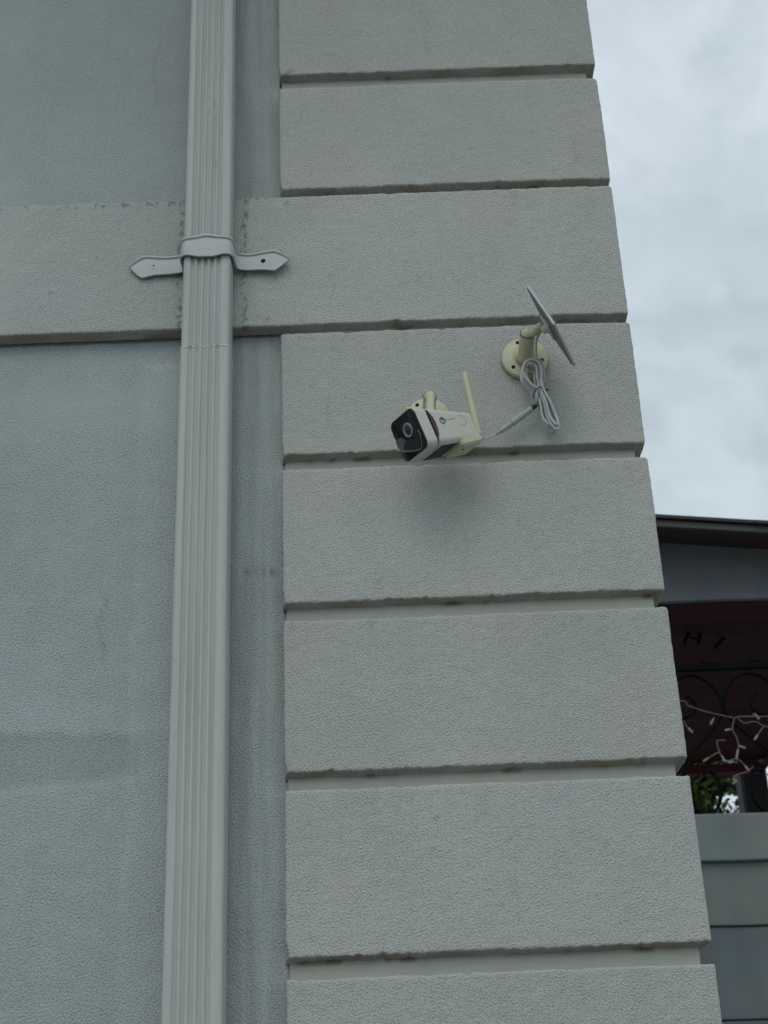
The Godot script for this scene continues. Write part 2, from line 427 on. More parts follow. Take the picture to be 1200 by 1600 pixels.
func build_house():
	var h := thing("house", "pale grey rendered house corner with wide grooved quoin blocks", "house")
	# body behind the render
	part("house_body", box(Vector3(-3.2, -0.3, -3.4), Vector3(W - 0.045, 5.7, -0.06), 0.01), M.house_side, h)
	# recessed wall left of the quoins
	var xs := [-3.2, -2.6, -2.0, -1.5, -1.1, -0.8]; xs.append_array(steps(-0.58, 0.015, 0.0055))
	var ys := [0.0, 0.4, 0.8, 1.2, 1.45]; ys.append_array(steps(1.6, 3.62, 0.0065)); ys.append_array([3.9, 4.3, 4.8, 5.3, 5.7])
	var pts := []; var col := PackedColorArray()
	for y in ys:
		var row := []
		for x in xs:
			row.append(Vector3(x, y, -0.025 + wall_offset(x, y)))
			var p := Vector3(x, y, 0.3)
			var tone := mottle(p) * (1.0 + 0.10 * nf.get_noise_2d(x * 2.3, y * 1.9) * 0.6 + 0.018 * nf.get_noise_2d(x * 26.0, y * 2.5))
			var base := Color(0.430, 0.479, 0.484)
			if x > -0.10:                                           # brushed strip between pipe and quoins
				var br := nz.get_noise_2d(x * 190.0, y * 5.0) * 0.05 + nz.get_noise_2d(x * 45.0, y * 2.2) * 0.10
				tone *= 0.97 + br
				base = base.lerp(Color(0.445, 0.495, 0.48), clampf(0.4 + nf.get_noise_2d(x * 9.0, y * 4.0), 0.0, 1.0))
				if absf(y - 2.431) < 0.012 and x > -0.065 and x < -0.012: tone *= 1.0 - 0.28 * (1.0 - absf(y - 2.431) / 0.012) * (0.6 + nz.get_noise_2d(x * 230.0, 3.0))
				if x > -0.03: tone *= 1.0 + 0.16 * clampf(nf.get_noise_2d(x * 20.0, y * 6.0) * 1.5, 0.0, 1.0) * (x + 0.03) / 0.03
			elif x > -0.225 and y < 2.8:
				base = base.lerp(Color(0.470, 0.526, 0.533), 0.5 * smoothstep(-0.225, -0.216, x + 0.004 * nz.get_noise_2d(y * 9.0, 3.0)))
			# pale smears and hairline cracks
			if Vector2((x + 0.195) / 0.02, (y - 2.795) / 0.007).length() < 1.0 + 0.5 * nz.get_noise_2d(x * 120.0, y * 120.0): tone *= 1.10
			var cr: float = -0.263 + 0.008 * nz.get_noise_2d(y * 14.0, 9.0)
			if y > 2.30 and y < 2.40 and absf(x - cr) < 0.003: tone *= 0.86
			if y > 3.33 and y < 3.47 and absf(x + 0.215 - 0.01 * nz.get_noise_2d(y * 12.0, 4.0)) < 0.003: tone *= 0.90
			var top: float = 2.196 - 0.06 * (x + 0.3); var low: float = 2.119 + 0.075 * (x + 0.3)
			tone *= 1.0 + 0.055 * smoothstep(0.0, 0.006, y - top) * (1.0 - smoothstep(0.03, 0.05, y - top + 0.02 * nz.get_noise_2d(x * 8.0, 2.0))) * (1.0 if x < -0.06 else 0.0)
			if x < -0.205: tone *= 1.0 - 0.11 * smoothstep(0.0, 0.02, top - y) * smoothstep(0.0, 0.01, y - low)
			col.append(Color(base.r * tone, base.g * tone, base.b * tone))
		pts.append(row)
	part("wall_render", sheet(pts, col, Vector3(0, 0, 1)), M.render, h)
	# the bed of the joints
	var py := []
	for r in rows:
		py.append_array([r[1] + 0.002, r[1] - 0.006, r[0] + 0.006, r[0] - 0.001, r[0] - 0.004, r[0] - 0.0058, r[0] - 0.0075, r[0] - 0.0105, r[0] - 0.016])
	py.append(0.0)
	pts = []; col = PackedColorArray()
	for e in corner_path(0.0035, 0.007, true):
		var row := []
		for y in py:
			var a := along(e, -GAP, 0.0035); var p: Vector3 = a[0]; p.y = y
			p += (a[1] as Vector3) * 0.0006 * nz.get_noise_3d(p.x * 40.0, y * 40.0, 2.0)
			row.append(p)
			var dirt := 0.0
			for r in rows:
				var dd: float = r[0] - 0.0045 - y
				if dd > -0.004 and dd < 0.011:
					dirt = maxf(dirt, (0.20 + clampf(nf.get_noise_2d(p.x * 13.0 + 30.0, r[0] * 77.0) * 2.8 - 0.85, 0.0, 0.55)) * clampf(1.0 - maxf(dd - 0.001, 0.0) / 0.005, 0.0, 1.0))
			var tone := mottle(p)
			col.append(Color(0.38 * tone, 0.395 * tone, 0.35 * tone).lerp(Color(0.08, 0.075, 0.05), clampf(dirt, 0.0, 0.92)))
		pts.append(row)
	part("joint_bed", sheet(pts, col, Vector3(0.5, 0, 1)), M.joint, h)
	# quoin blocks; the sixth from the top runs on to the left as the string course
	for k in rows.size():
		var r: Array = rows[k]
		var seen: bool = r[1] > 1.55 and r[0] < 3.6
		if k == 5:
			part("string_course", block_mesh(-0.62, r[0] + 0.0015, r[1] + 0.003, 0.0036, false, true), M.stucco, h)
			part("string_course", block_mesh_far(-3.2, -0.62, r[0] + 0.0015, r[1] + 0.003), M.stucco, h)
		else:
			part("quoin_block", block_mesh(0.0, r[0], r[1], 0.0034 if seen else 0.03, true), M.stucco, h)
	part("added_eave", box(Vector3(-3.3, 4.50, -3.6), Vector3(W + 0.015, 4.62, 0.74), 0.01), M.house_side, h)  # added overhang above the view, sized to shade the top of the wall
	part("coping", box(Vector3(-3.25, 5.7, -3.45), Vector3(W + 0.04, 5.8, 0.04), 0.01), M.house_side, h)

func block_mesh_far(xa: float, xb: float, y0: float, y1: float) -> ArrayMesh:
	return box(Vector3(xa, y0, -0.05), Vector3(xb, y1, 0.0), 0.002, Color(0.468, 0.503, 0.480))


# ------------------------------------------------------------------ downpipe and strap
const PX0 := -0.1500
const PX1 := -0.0755
const PZ0 := 0.005
const PZ1 := 0.055

func pipe_outline(grow: float) -> PackedVector2Array:
	var o := PackedVector2Array()
	var x0 := PX0 - grow; var x1 := PX1 + grow; var z0 := PZ0; var z1 := PZ1 + grow
	var r := 0.0075
	var w := x1 - x0
	for k in 7: o.append(Vector2(x0 + r - r * cos(PI / 2 * k / 6.0), z1 - r + r * sin(PI / 2 * k / 6.0)))
	for k in range(1, 72):
		var f := k / 72.0; var x := x0 + r + (w - 2 * r) * f
		var u := (x - x0) / w; var dep := 0.0
		for g in [0.205, 0.342, 0.478, 0.614, 0.750]:
			var t: float = absf(u - g) * w / 0.0050
			if t < 1.0: dep = maxf(dep, 0.0044 * (0.5 + 0.5 * cos(PI * t)))
		o.append(Vector2(x, z1 - dep))
	for k in 7: o.append(Vector2(x1 - r + r * sin(PI / 2 * k / 6.0), z1 - r + r * cos(PI / 2 * k / 6.0)))
	for k in 5: o.append(Vector2(x1 - 0.004 + 0.004 * cos(PI / 2 * k / 4.0), z0 + 0.004 - 0.004 * sin(PI / 2 * k / 4.0)))
	for k in 5: o.append(Vector2(x0 + 0.004 - 0.004 * sin(PI / 2 * k / 4.0), z0 + 0.004 - 0.004 * cos(PI / 2 * k / 4.0)))
	return o

func pipe_mesh(ya: float, yb: float, grow: float, c: Color, warm: float) -> ArrayMesh:
	var o := pipe_outline(grow)
	var pts := []; var col := PackedColorArray()
	var ys := [ya, ya + 0.001]; ys.append_array(steps(ya + 0.012, yb - 0.006, 0.018)); ys.append_array([yb - 0.0032, yb - 0.0026, yb - 0.0008, yb])
	for y in ys:
		var row := []
		var end: float = 0.0007 if y == yb or y == ya else 0.0
		for q in o:
			var bx := 0.0006 * sin(y * 2.1 + 0.4) + 0.0003 * nz.get_noise_2d(y * 7.0, 1.0)
			var lip: float = 0.0010 if warm > 0.4 and y > yb - 0.003 and y < yb else 0.0
			var dz := lip + 0.0003 * nz.get_noise_3d(q.x * 30.0, y * 6.0, 4.0)
			row.append(Vector3(q.x + bx + (end if q.x < -0.11 else -end), y, q.y + dz - end))
			var t := 1.0 + 0.05 * nf.get_noise_3d(q.x * 25.0, y * 3.0, q.y * 25.0) + 0.03 * nz.get_noise_2d(q.x * 140.0, y * 3.0)
			t *= 1.0 - 0.22 * clampf(nf.get_noise_3d(q.x * 70.0, y * 26.0, q.y * 40.0) * 2.6 - 1.0, 0.0, 1.0)
			t *= 1.0 - 0.07 * clampf(nf.get_noise_2d(q.x * 90.0, y * 1.6) * 2.0, 0.0, 1.0)
			if lip > 0.0: t *= 1.22
			var wv := warm * (0.5 + 0.5 * nf.get_noise_2d(q.x * 18.0 + 4.0, y * 2.0))
			col.append(Color(c.r * t * (1.0 + 0.06 * wv), c.g * t, c.b * t * (1.0 - 0.09 * wv)))
		pts.append(row)
	return sheet(pts, col, null, true, true)

func build_downspout():
	var t := thing("downspout", "pale grey fluted downpipe running down the wall left of the quoins", "downpipe", Vector3.ZERO)
	part("upper_pipe", pipe_mesh(2.7772, 4.51, 0.0, Color(0.466, 0.500, 0.478), 0.3), M.paint_pipe, t)
	part("lower_pipe", pipe_mesh(0.05, 2.7795, 0.0009, Color(0.475, 0.504, 0.482), 0.45), M.paint_pipe, t)

func build_strap():
	var t := thing("pipe_strap", "pale painted strap with pointed ears clamping the downpipe to the band", "pipe strap", Vector3.ZERO)
	# centre line in plan (x, z), with half height there
	var line := [[-0.2435, 0.0035, 0.001], [-0.2375, 0.0035, 0.0085], [-0.2310, 0.0036, 0.0158], [-0.2225, 0.0040, 0.0220], [-0.2150, 0.0045, 0.0212], [-0.2020, 0.0050, 0.0185], [-0.1850, 0.0055, 0.0172], [-0.1700, 0.0065, 0.0172], [-0.1605, 0.0075, 0.0174], [-0.1560, 0.0095, 0.0174], [-0.1535, 0.0150, 0.0172], [-0.1532, 0.0260, 0.0170], [-0.1532, 0.0400, 0.0168], [-0.1528, 0.0500, 0.0166], [-0.1500, 0.0560, 0.0166], [-0.1460, 0.0585, 0.0168]]
	for k in range(1, 9):
		var f := k / 9.0
		line.append([lerpf(-0.1460, -0.0800, f), 0.0585 + 0.001 * sin(PI * f), 0.0168 + 0.0052 * pow(sin(PI * f), 1.6)])
	line.append_array([[-0.0800, 0.0585, 0.0168], [-0.0755, 0.0565, 0.0166], [-0.0728, 0.0510, 0.0165], [-0.0722, 0.0400, 0.0164], [-0.0718, 0.0260, 0.0164], [-0.0708, 0.0170, 0.0164], [-0.0680, 0.0105, 0.0163], [-0.0620, 0.0075, 0.0162], [-0.0520, 0.0070, 0.0160], [-0.0400, 0.0075, 0.0166], [-0.0270, 0.0085, 0.0180], [-0.0150, 0.0095, 0.0200], [-0.0080, 0.0100, 0.0205], [0.0010, 0.0100, 0.0140], [0.0090, 0.0098, 0.0075], [0.0160, 0.0096, 0.0010]])
	var cross := [[-1.0, 0.0], [-1.0, 0.0020], [-0.98, 0.0031], [-0.97, 0.0032], [-0.83, 0.0032], [-0.82, 0.0031], [-0.775, 0.0007], [-0.74, 0.0006], [-0.3, 0.0012], [0.3, 0.0012], [0.74, 0.0006], [0.775, 0.0007], [0.82, 0.0031], [0.83, 0.0032], [0.97, 0.0032], [0.98, 0.0031], [1.0, 0.0020], [1.0, 0.0]]
	var pts := []
	for i in line.size():
		var a: Array = line[maxi(i - 1, 0)]; var b: Array = line[mini(i + 1, line.size() - 1)]; var c: Array = line[i]
		var d := Vector2(b[0] - a[0], b[1] - a[1]).normalized(); var n := Vector2(-d.y, d.x)
		var row := []
		var cy := 2.9642 + (-0.003 if c[1] > 0.03 else 0.0) + 0.0006 * sin(i * 1.7)
		for q in cross:
			var wob := 0.0004 * nz.get_noise_2d(i * 3.0, q[0] * 3.0)
			row.append(Vector3(c[0] + n.x * (q[1] + wob), cy + q[0] * c[2], c[1] + n.y * (q[1] + wob)))
		pts.append(row)
	part("strap_band", sheet(pts, null, null, true, true), M.paint_strap, t)
	part("screw_hole", lathe(Vector3(-0.0268, 2.9647, 0.0095), Vector3(0, 0, 1), [Vector2(0.0036, -0.006), Vector2(0.0038, 0.0008), Vector2(0.0030, 0.0012), Vector2(0.0, 0.0012)], 18), M.hole, t)
	part("screw_hole", lathe(Vector3(-0.2045, 2.966, 0.0045), Vector3(0, 0, 1), [Vector2(0.0018, -0.004), Vector2(0.0018, 0.0016), Vector2(0.0, 0.0018)], 14), M.hole, t)
	part("screw", lathe(Vector3(-0.2055, 2.9615, 0.0045), Vector3(0, 0, 1), [Vector2(0.003, -0.004), Vector2(0.003, 0.0012), Vector2(0.0022, 0.0020), Vector2(0.0, 0.0022)], 14), M.paint_strap, t)


# ------------------------------------------------------------------ solar panel on its wall mount
func mount_disc(t: Node3D, c: Vector3, r: float, cone: float, holes: Array):
	var b := part("mount_disc", lathe(c, Vector3(0, 0, 1), [Vector2(0.0, 0.0002), Vector2(r, 0.0002), Vector2(r, 0.0085), Vector2(r - 0.0009, 0.0105), Vector2(r - 0.003, 0.0118), Vector2(r * 0.62, 0.0135), Vector2(r * 0.5, 0.0155), Vector2(cone + 0.003, 0.021), Vector2(cone, 0.024), Vector2(0.0, 0.024)], 56), M.cream, t)
	for q in holes:
		part("screw_hole", lathe(Vector3(q.x, q.y, c.z + 0.006), Vector3(0, 0, 1), [Vector2(0.0031, 0.0), Vector2(0.0031, 0.0072), Vector2(0.0026, 0.0076), Vector2(0.0, 0.0076)], 16), M.hole, b)

func build_solar_panel():
	var t := thing("solar_panel", "small thin solar panel tilted on a cream round wall mount", "solar panel", Vector3.ZERO)
	var c := Vector3(0.3812, 2.7635, 0.001)
	mount_disc(t, c, 0.0362, 0.0135, [Vector2(0.3718, 2.7890), Vector2(0.3618, 2.7453), Vector2(0.4072, 2.7560)])
	var a := Vector3(0.3803, 2.7570, 0.020); var b := Vector3(0.3822, 2.7745, 0.066)
	part("mount_arm", lathe(a, b - a, [Vector2(0.0, -0.004), Vector2(0.0138, -0.004), Vector2(0.0136, 0.004), Vector2(0.0120, 0.012), Vector2(0.0116, 0.040), Vector2(0.0112, 0.046), Vector2(0.0095, 0.0505), Vector2(0.0055, 0.0535), Vector2(0.0, 0.0545)], 32), M.cream, t)
	part("arm_collar", lathe(a + (b - a).normalized() * 0.0455, b - a, [Vector2(0.0108, 0.0), Vector2(0.0118, 0.0002), Vector2(0.0118, 0.0012), Vector2(0.0108, 0.0014)], 32), M.black, t)
	var k0 := Vector3(0.3860, 2.7705, 0.064); var k1 := Vector3(0.3990, 2.7722, 0.0835)
	part("knuckle", capsule(k0, k1, 0.0066, 20), M.cream, t)
	var u := (k1 - k0).normalized()
	part("knuckle_ring", lathe(k0 + u * 0.0185, u, [Vector2(0.0064, 0.0), Vector2(0.0073, 0.0006), Vector2(0.0073, 0.0026), Vector2(0.0064, 0.0032)], 24), M.steel, t)
	# the panel itself: a square turned on its corner
	var vd := Vector3(0.1292, 0.5360, -0.8343).normalized()            # almost edge-on to the street
	var e1 := Vector3(0.4829, -0.7689, -0.4192).normalized()
	var nrm := e1.cross(vd).normalized()
	if nrm.x < 0.0: nrm = -nrm
	var tip := deg_to_rad(4.0)
	var e2 := (vd * cos(tip) - nrm * sin(tip)).normalized()
	nrm = e2.cross(e1).normalized()
	if nrm.x < 0.0: nrm = -nrm
	var ctr := Vector3(0.4145, 2.7660, 0.0950)
	var ax := (e1 + e2).normalized(); var ay := nrm.cross(ax).normalized()
	var hold := Node3D.new(); hold.name = "panel"; t.add_child(hold); hold.transform = Transform3D(Basis(ax, ay, nrm), ctr)
	var s := 0.0505
	part("frame", box(Vector3(-s, -s, -0.0020), Vector3(s, s, 0.0020), 0.0008), M.panel_frame, hold)
	part("back_sheet", box(Vector3(-s + 0.003, -s + 0.003, -0.0032), Vector3(s - 0.003, s - 0.003, -0.0018), 0.0004), M.panel_back, hold)
	part("solar_cell", box(Vector3(-s + 0.004, -s + 0.004, 0.0018), Vector3(s - 0.004, s - 0.004, 0.0026), 0.0003), M.panel_cell, hold)
	part("junction_box", box(Vector3(-0.017, -0.014, -0.0080), Vector3(0.019, 0.014, -0.0030), 0.0015), M.panel_frame, hold)
	part("panel_socket", lathe(ctr - nrm * 0.0160, nrm, [Vector2(0.0, 0.0), Vector2(0.0050, 0.0005), Vector2(0.0062, 0.003), Vector2(0.0075, 0.0085), Vector2(0.0095, 0.0095)], 24), M.cream, t)


# ------------------------------------------------------------------ security camera
func rr(hx: float, hy: float, r: float, cx: float, cy: float, z: float, n := 7) -> Array:
	var o := []
	for q in 4:
		var sx: float = [1.0, -1.0, -1.0, 1.0][q]; var sy: float = [1.0, 1.0, -1.0, -1.0][q]
		for k in n:
			var a := PI / 2 * (q + float(k) / (n - 1))
			o.append(Vector3(cx + sx * (hx - r) + r * cos(a), cy + sy * (hy - r) + r * sin(a), z))
	return o

func section(z: float, grow: float) -> Array:      # body section at distance z behind the face
	var f := clampf(z / 0.103, 0.0, 1.0)
	return rr(lerpf(0.0322, 0.0285, f) + grow, lerpf(0.0322, 0.0222, f) + grow, maxf(lerpf(0.0105, 0.0085, f) + grow, 0.002), 0.0, lerpf(0.0, -0.0150, f), -z)

func loft(list: Array) -> ArrayMesh:
	return sheet(list, null, null, true, true)

func build_security_camera():
	var t := thing("security_camera", "white square security camera with black face and upright aerial", "camera", Vector3.ZERO)
	# wall mount
	var c := Vector3(0.2252, 2.6640, 0.001)
	mount_disc(t, c, 0.0335, 0.0105, [Vector2(0.2095, 2.6835), Vector2(0.2500, 2.667), Vector2(0.2200, 2.643)])
	part("mount_lug", capsule(Vector3(0.1945, 2.6790, 0.010), Vector3(0.2060, 2.6770, 0.010), 0.0042, 14), M.cream, t)
	part("mount_arm", lathe(Vector3(0.2265, 2.6700, 0.020), Vector3(0.03, 0.06, 1.0), [Vector2(0.0, -0.004), Vector2(0.0110, -0.004), Vector2(0.0104, 0.008), Vector2(0.0100, 0.034), Vector2(0.0090, 0.0395), Vector2(0.0060, 0.0430), Vector2(0.0, 0.0440)], 30), M.cream, t)
	part("arm_collar", lathe(Vector3(0.2276, 2.6722, 0.0565), Vector3(0.03, 0.06, 1.0), [Vector2(0.0085, 0.0), Vector2(0.0102, 0.0002), Vector2(0.0102, 0.0010), Vector2(0.0085, 0.0012)], 30), M.black, t)
	part("ball_stem", capsule(Vector3(0.2278, 2.6700, 0.0640), Vector3(0.2245, 2.6240, 0.0850), 0.0066, 20), M.cream, t)
	# housing: x to its right, y up, z out of the face
	var b := Node3D.new(); b.name = "housing"; t.add_child(b)
	b.transform = Transform3D(Basis(Vector3(0.5109, -0.0085, 0.8596), Vector3(-0.347, 0.9128, 0.2153), Vector3(-0.7865, -0.4083, 0.4634)).orthonormalized(), Vector3(0.1913, 2.5821, 0.105))
	part("front_cap", loft([section(0.0002, -0.0030), section(0.0004, -0.0010), section(0.0010, -0.0003), section(0.0022, 0.0), section(0.0185, 0.0010), section(0.0187, 0.0004), section(0.0189, -0.006)]), M.cap_plastic, b)
	part("seam", loft([section(0.0180, -0.0030), section(0.0244, -0.0030)]), M.black, b)
	part("body_shell", loft([section(0.0232, -0.006), section(0.0232, -0.001), section(0.0236, 0.0002), section(0.0246, 0.0008), section(0.040, 0.0006), section(0.070, 0.0003), section(0.098, 0.0), section(0.1015, -0.0012), section(0.103, -0.004)]), M.white_plastic, b)
	# black glass face, slightly domed, and a dark chin
	part("face_glass", loft([rr(0.0318, 0.0318, 0.0108, 0, 0, -0.0012), rr(0.0318, 0.0318, 0.0108, 0, 0, 0.0004), rr(0.0308, 0.0308, 0.0102, 0, 0, 0.0014), rr(0.022, 0.022, 0.008, 0, 0, 0.0021), rr(0.010, 0.010, 0.005, 0, 0, 0.0024)]), M.black_gloss, b)
	var f := func(u: float, v: float) -> Vector2: return Vector2((u - 0.5) * 0.064, (0.5 - v) * 0.064)
	var lc: Vector2 = f.call(0.585, 0.405)
	part("lens_ring", lathe(Vector3(lc.x, lc.y, 0.0020), Vector3(0, 0, 1), [Vector2(0.0088, -0.001), Vector2(0.0108, -0.001), Vector2(0.0108, 0.0008), Vector2(0.0102, 0.0014), Vector2(0.0092, 0.0014), Vector2(0.0086, 0.0006)], 40), M.lens_ring, b)
	part("lens", lathe(Vector3(lc.x, lc.y, 0.0020), Vector3(0, 0, 1), [Vector2(0.0088, -0.001), Vector2(0.0088, 0.0002), Vector2(0.0065, 0.0011), Vector2(0.0035, 0.0016), Vector2(0.0, 0.0018)], 40), M.lens, b)
	# smoked plate under the lens, dark sensor window in it, pale bead round it
	var pl := []
	for q in [[0.045, 0.43], [0.015, 0.575], [0.085, 0.715], [0.22, 0.79], [0.39, 0.835], [0.56, 0.76], [0.50, 0.66], [0.40, 0.60], [0.33, 0.53], [0.27, 0.44], [0.17, 0.42]]: pl.append(f.call(q[0], q[1]))
	part("smoked_plate", plate(pl, 0.0010, 0.0025), M.smoke, b)
	var wn := []
	for q in [[0.19, 0.70], [0.30, 0.585], [0.45, 0.615], [0.62, 0.655], [0.78, 0.66], [0.85, 0.70], [0.755, 0.92], [0.68, 0.93], [0.45, 0.835], [0.25, 0.755]]: wn.append(f.call(q[0], q[1]))
	part("sensor_window", plate(wn, 0.0015, 0.0028), M.black, b)
	var bead := []
	for q in [[0.055, 0.40], [0.018, 0.575], [0.10, 0.725], [0.25, 0.79], [0.39, 0.845], [0.56, 0.905], [0.69, 0.945], [0.79, 0.93], [0.86, 0.80], [0.915, 0.64], [0.90, 0.56]]:
		var e: Vector2 = f.call(q[0], q[1]); bead.append(Vector3(e.x, e.y, 0.0022))
	part("bead", tube(smooth_path(bead, 6), 0.0008, 8), M.bead, b)
	# maroon inlay on the right flank beside the seam
	var inl := []
	for q in [[0.0215, 0.0215], [0.0245, 0.0170], [0.0278, 0.009], [0.0290, 0.000], [0.0285, -0.009], [0.0255, -0.020], [0.0215, -0.0225]]:
		inl.append(Vector2(-q[0], q[1]))
	var flank := func(called: String, poly: Array, m: Material, proud := 0.0004):
		# outline in (distance behind the face as negative x, height), laid on the right flank, which leans in with the body's taper
		var o := part(called, plate(poly, -0.0012, proud), m, b)
		var lean := atan2(0.0322 - 0.0285 + 0.0010, 0.103)
		o.transform = Transform3D(Basis(Vector3(sin(lean), 0, cos(lean)), Vector3(0, 1, 0), Vector3(-cos(lean), 0, sin(lean)) * -1.0), Vector3(0.0331, 0, 0))
		return o
	flank.call("inlay", inl, M.maroon, 0.0005)
	# worn print on the flank: a round mark and a line of lettering too worn to read
	var ring := func(cx: float, cy: float, r0: float, r1: float, a0: float, a1: float) -> Array:
		var o := []
		for k in 21: o.append(Vector2(cx + r1 * cos(lerpf(a0, a1, k / 20.0)), cy + r1 * sin(lerpf(a0, a1, k / 20.0))))
		for k in 21: o.append(Vector2(cx + r0 * cos(lerpf(a1, a0, k / 20.0)), cy + r0 * sin(lerpf(a1, a0, k / 20.0))))
		return o
	flank.call("round_mark", ring.call(-0.0430, 0.0010, 0.0040, 0.0056, 0.0, PI), M.grey_print)
	flank.call("round_mark", ring.call(-0.0430, 0.0010, 0.0040, 0.0056, PI, TAU), M.grey_print)
	flank.call("round_mark", [Vector2(-0.0462, 0.0045), Vector2(-0.0405, 0.0040), Vector2(-0.0412, 0.0012), Vector2(-0.0440, 0.0016), Vector2(-0.0462, -0.0005)], M.grey_print)
	for k in 7:
		var x := -0.0510 - 0.0024 * k
		flank.call("worn_letter", [Vector2(x, 0.0002), Vector2(x - 0.0016, 0.0002), Vector2(x - 0.0016, 0.0002 + [0.0020, 0.0013, 0.0019, 0.0013, 0.0013, 0.0020, 0.0013][k]), Vector2(x, 0.0002 + 0.0013)], M.pale_print if k % 3 == 1 else M.grey_print, 0.0003)
	flank.call("sticker_trace", ring.call(-0.0790, -0.0045, 0.0078, 0.0086, PI * 0.35, PI * 1.75), M.pale_print, 0.0002)
	# underside: black vent grille and the cream cover with its screw
	var low := func(z: float) -> float: return lerpf(-0.0322, -0.0372, z / 0.103) - 0.0004
	part("vent_panel", box(Vector3(-0.025, low.call(0.045) - 0.0008, -0.061), Vector3(0.0245, low.call(0.045) + 0.004, -0.0275), 0.001), M.black, b)
	var cov := part("base_cover", box(Vector3(-0.020, low.call(0.083) - 0.0060, -0.1045), Vector3(0.0300, low.call(0.083) + 0.0080, -0.0620), 0.0035), M.cream, b)
	part("screw_hole", lathe(Vector3(0.012, low.call(0.083) - 0.0058, -0.074), Vector3(0, -1, 0), [Vector2(0.0024, -0.003), Vector2(0.0024, 0.0006), Vector2(0.0, 0.0007)], 14), M.hole, cov)
	# aerial
	var p0 := Vector3(0.2945, 2.6080, 0.0600); var p1 := Vector3(0.2822, 2.7075, 0.0590)
	part("aerial", capsule(p0, p1, 0.0053, 18), M.cream, t)
	part("aerial_hinge", capsule(p0 + Vector3(-0.010, 0.004, -0.004), p0 + Vector3(0.001, -0.003, 0.0), 0.0060, 16), M.cream, t)


# ------------------------------------------------------------------ cable
func cp(x: float, y: float, z: float) -> Vector3:      # millimetre sketch round the tie, x right, y down
	return Vector3(0.393 + 0.00100 * x - 0.00010 * y, 2.6867 - 0.00108 * y, z)

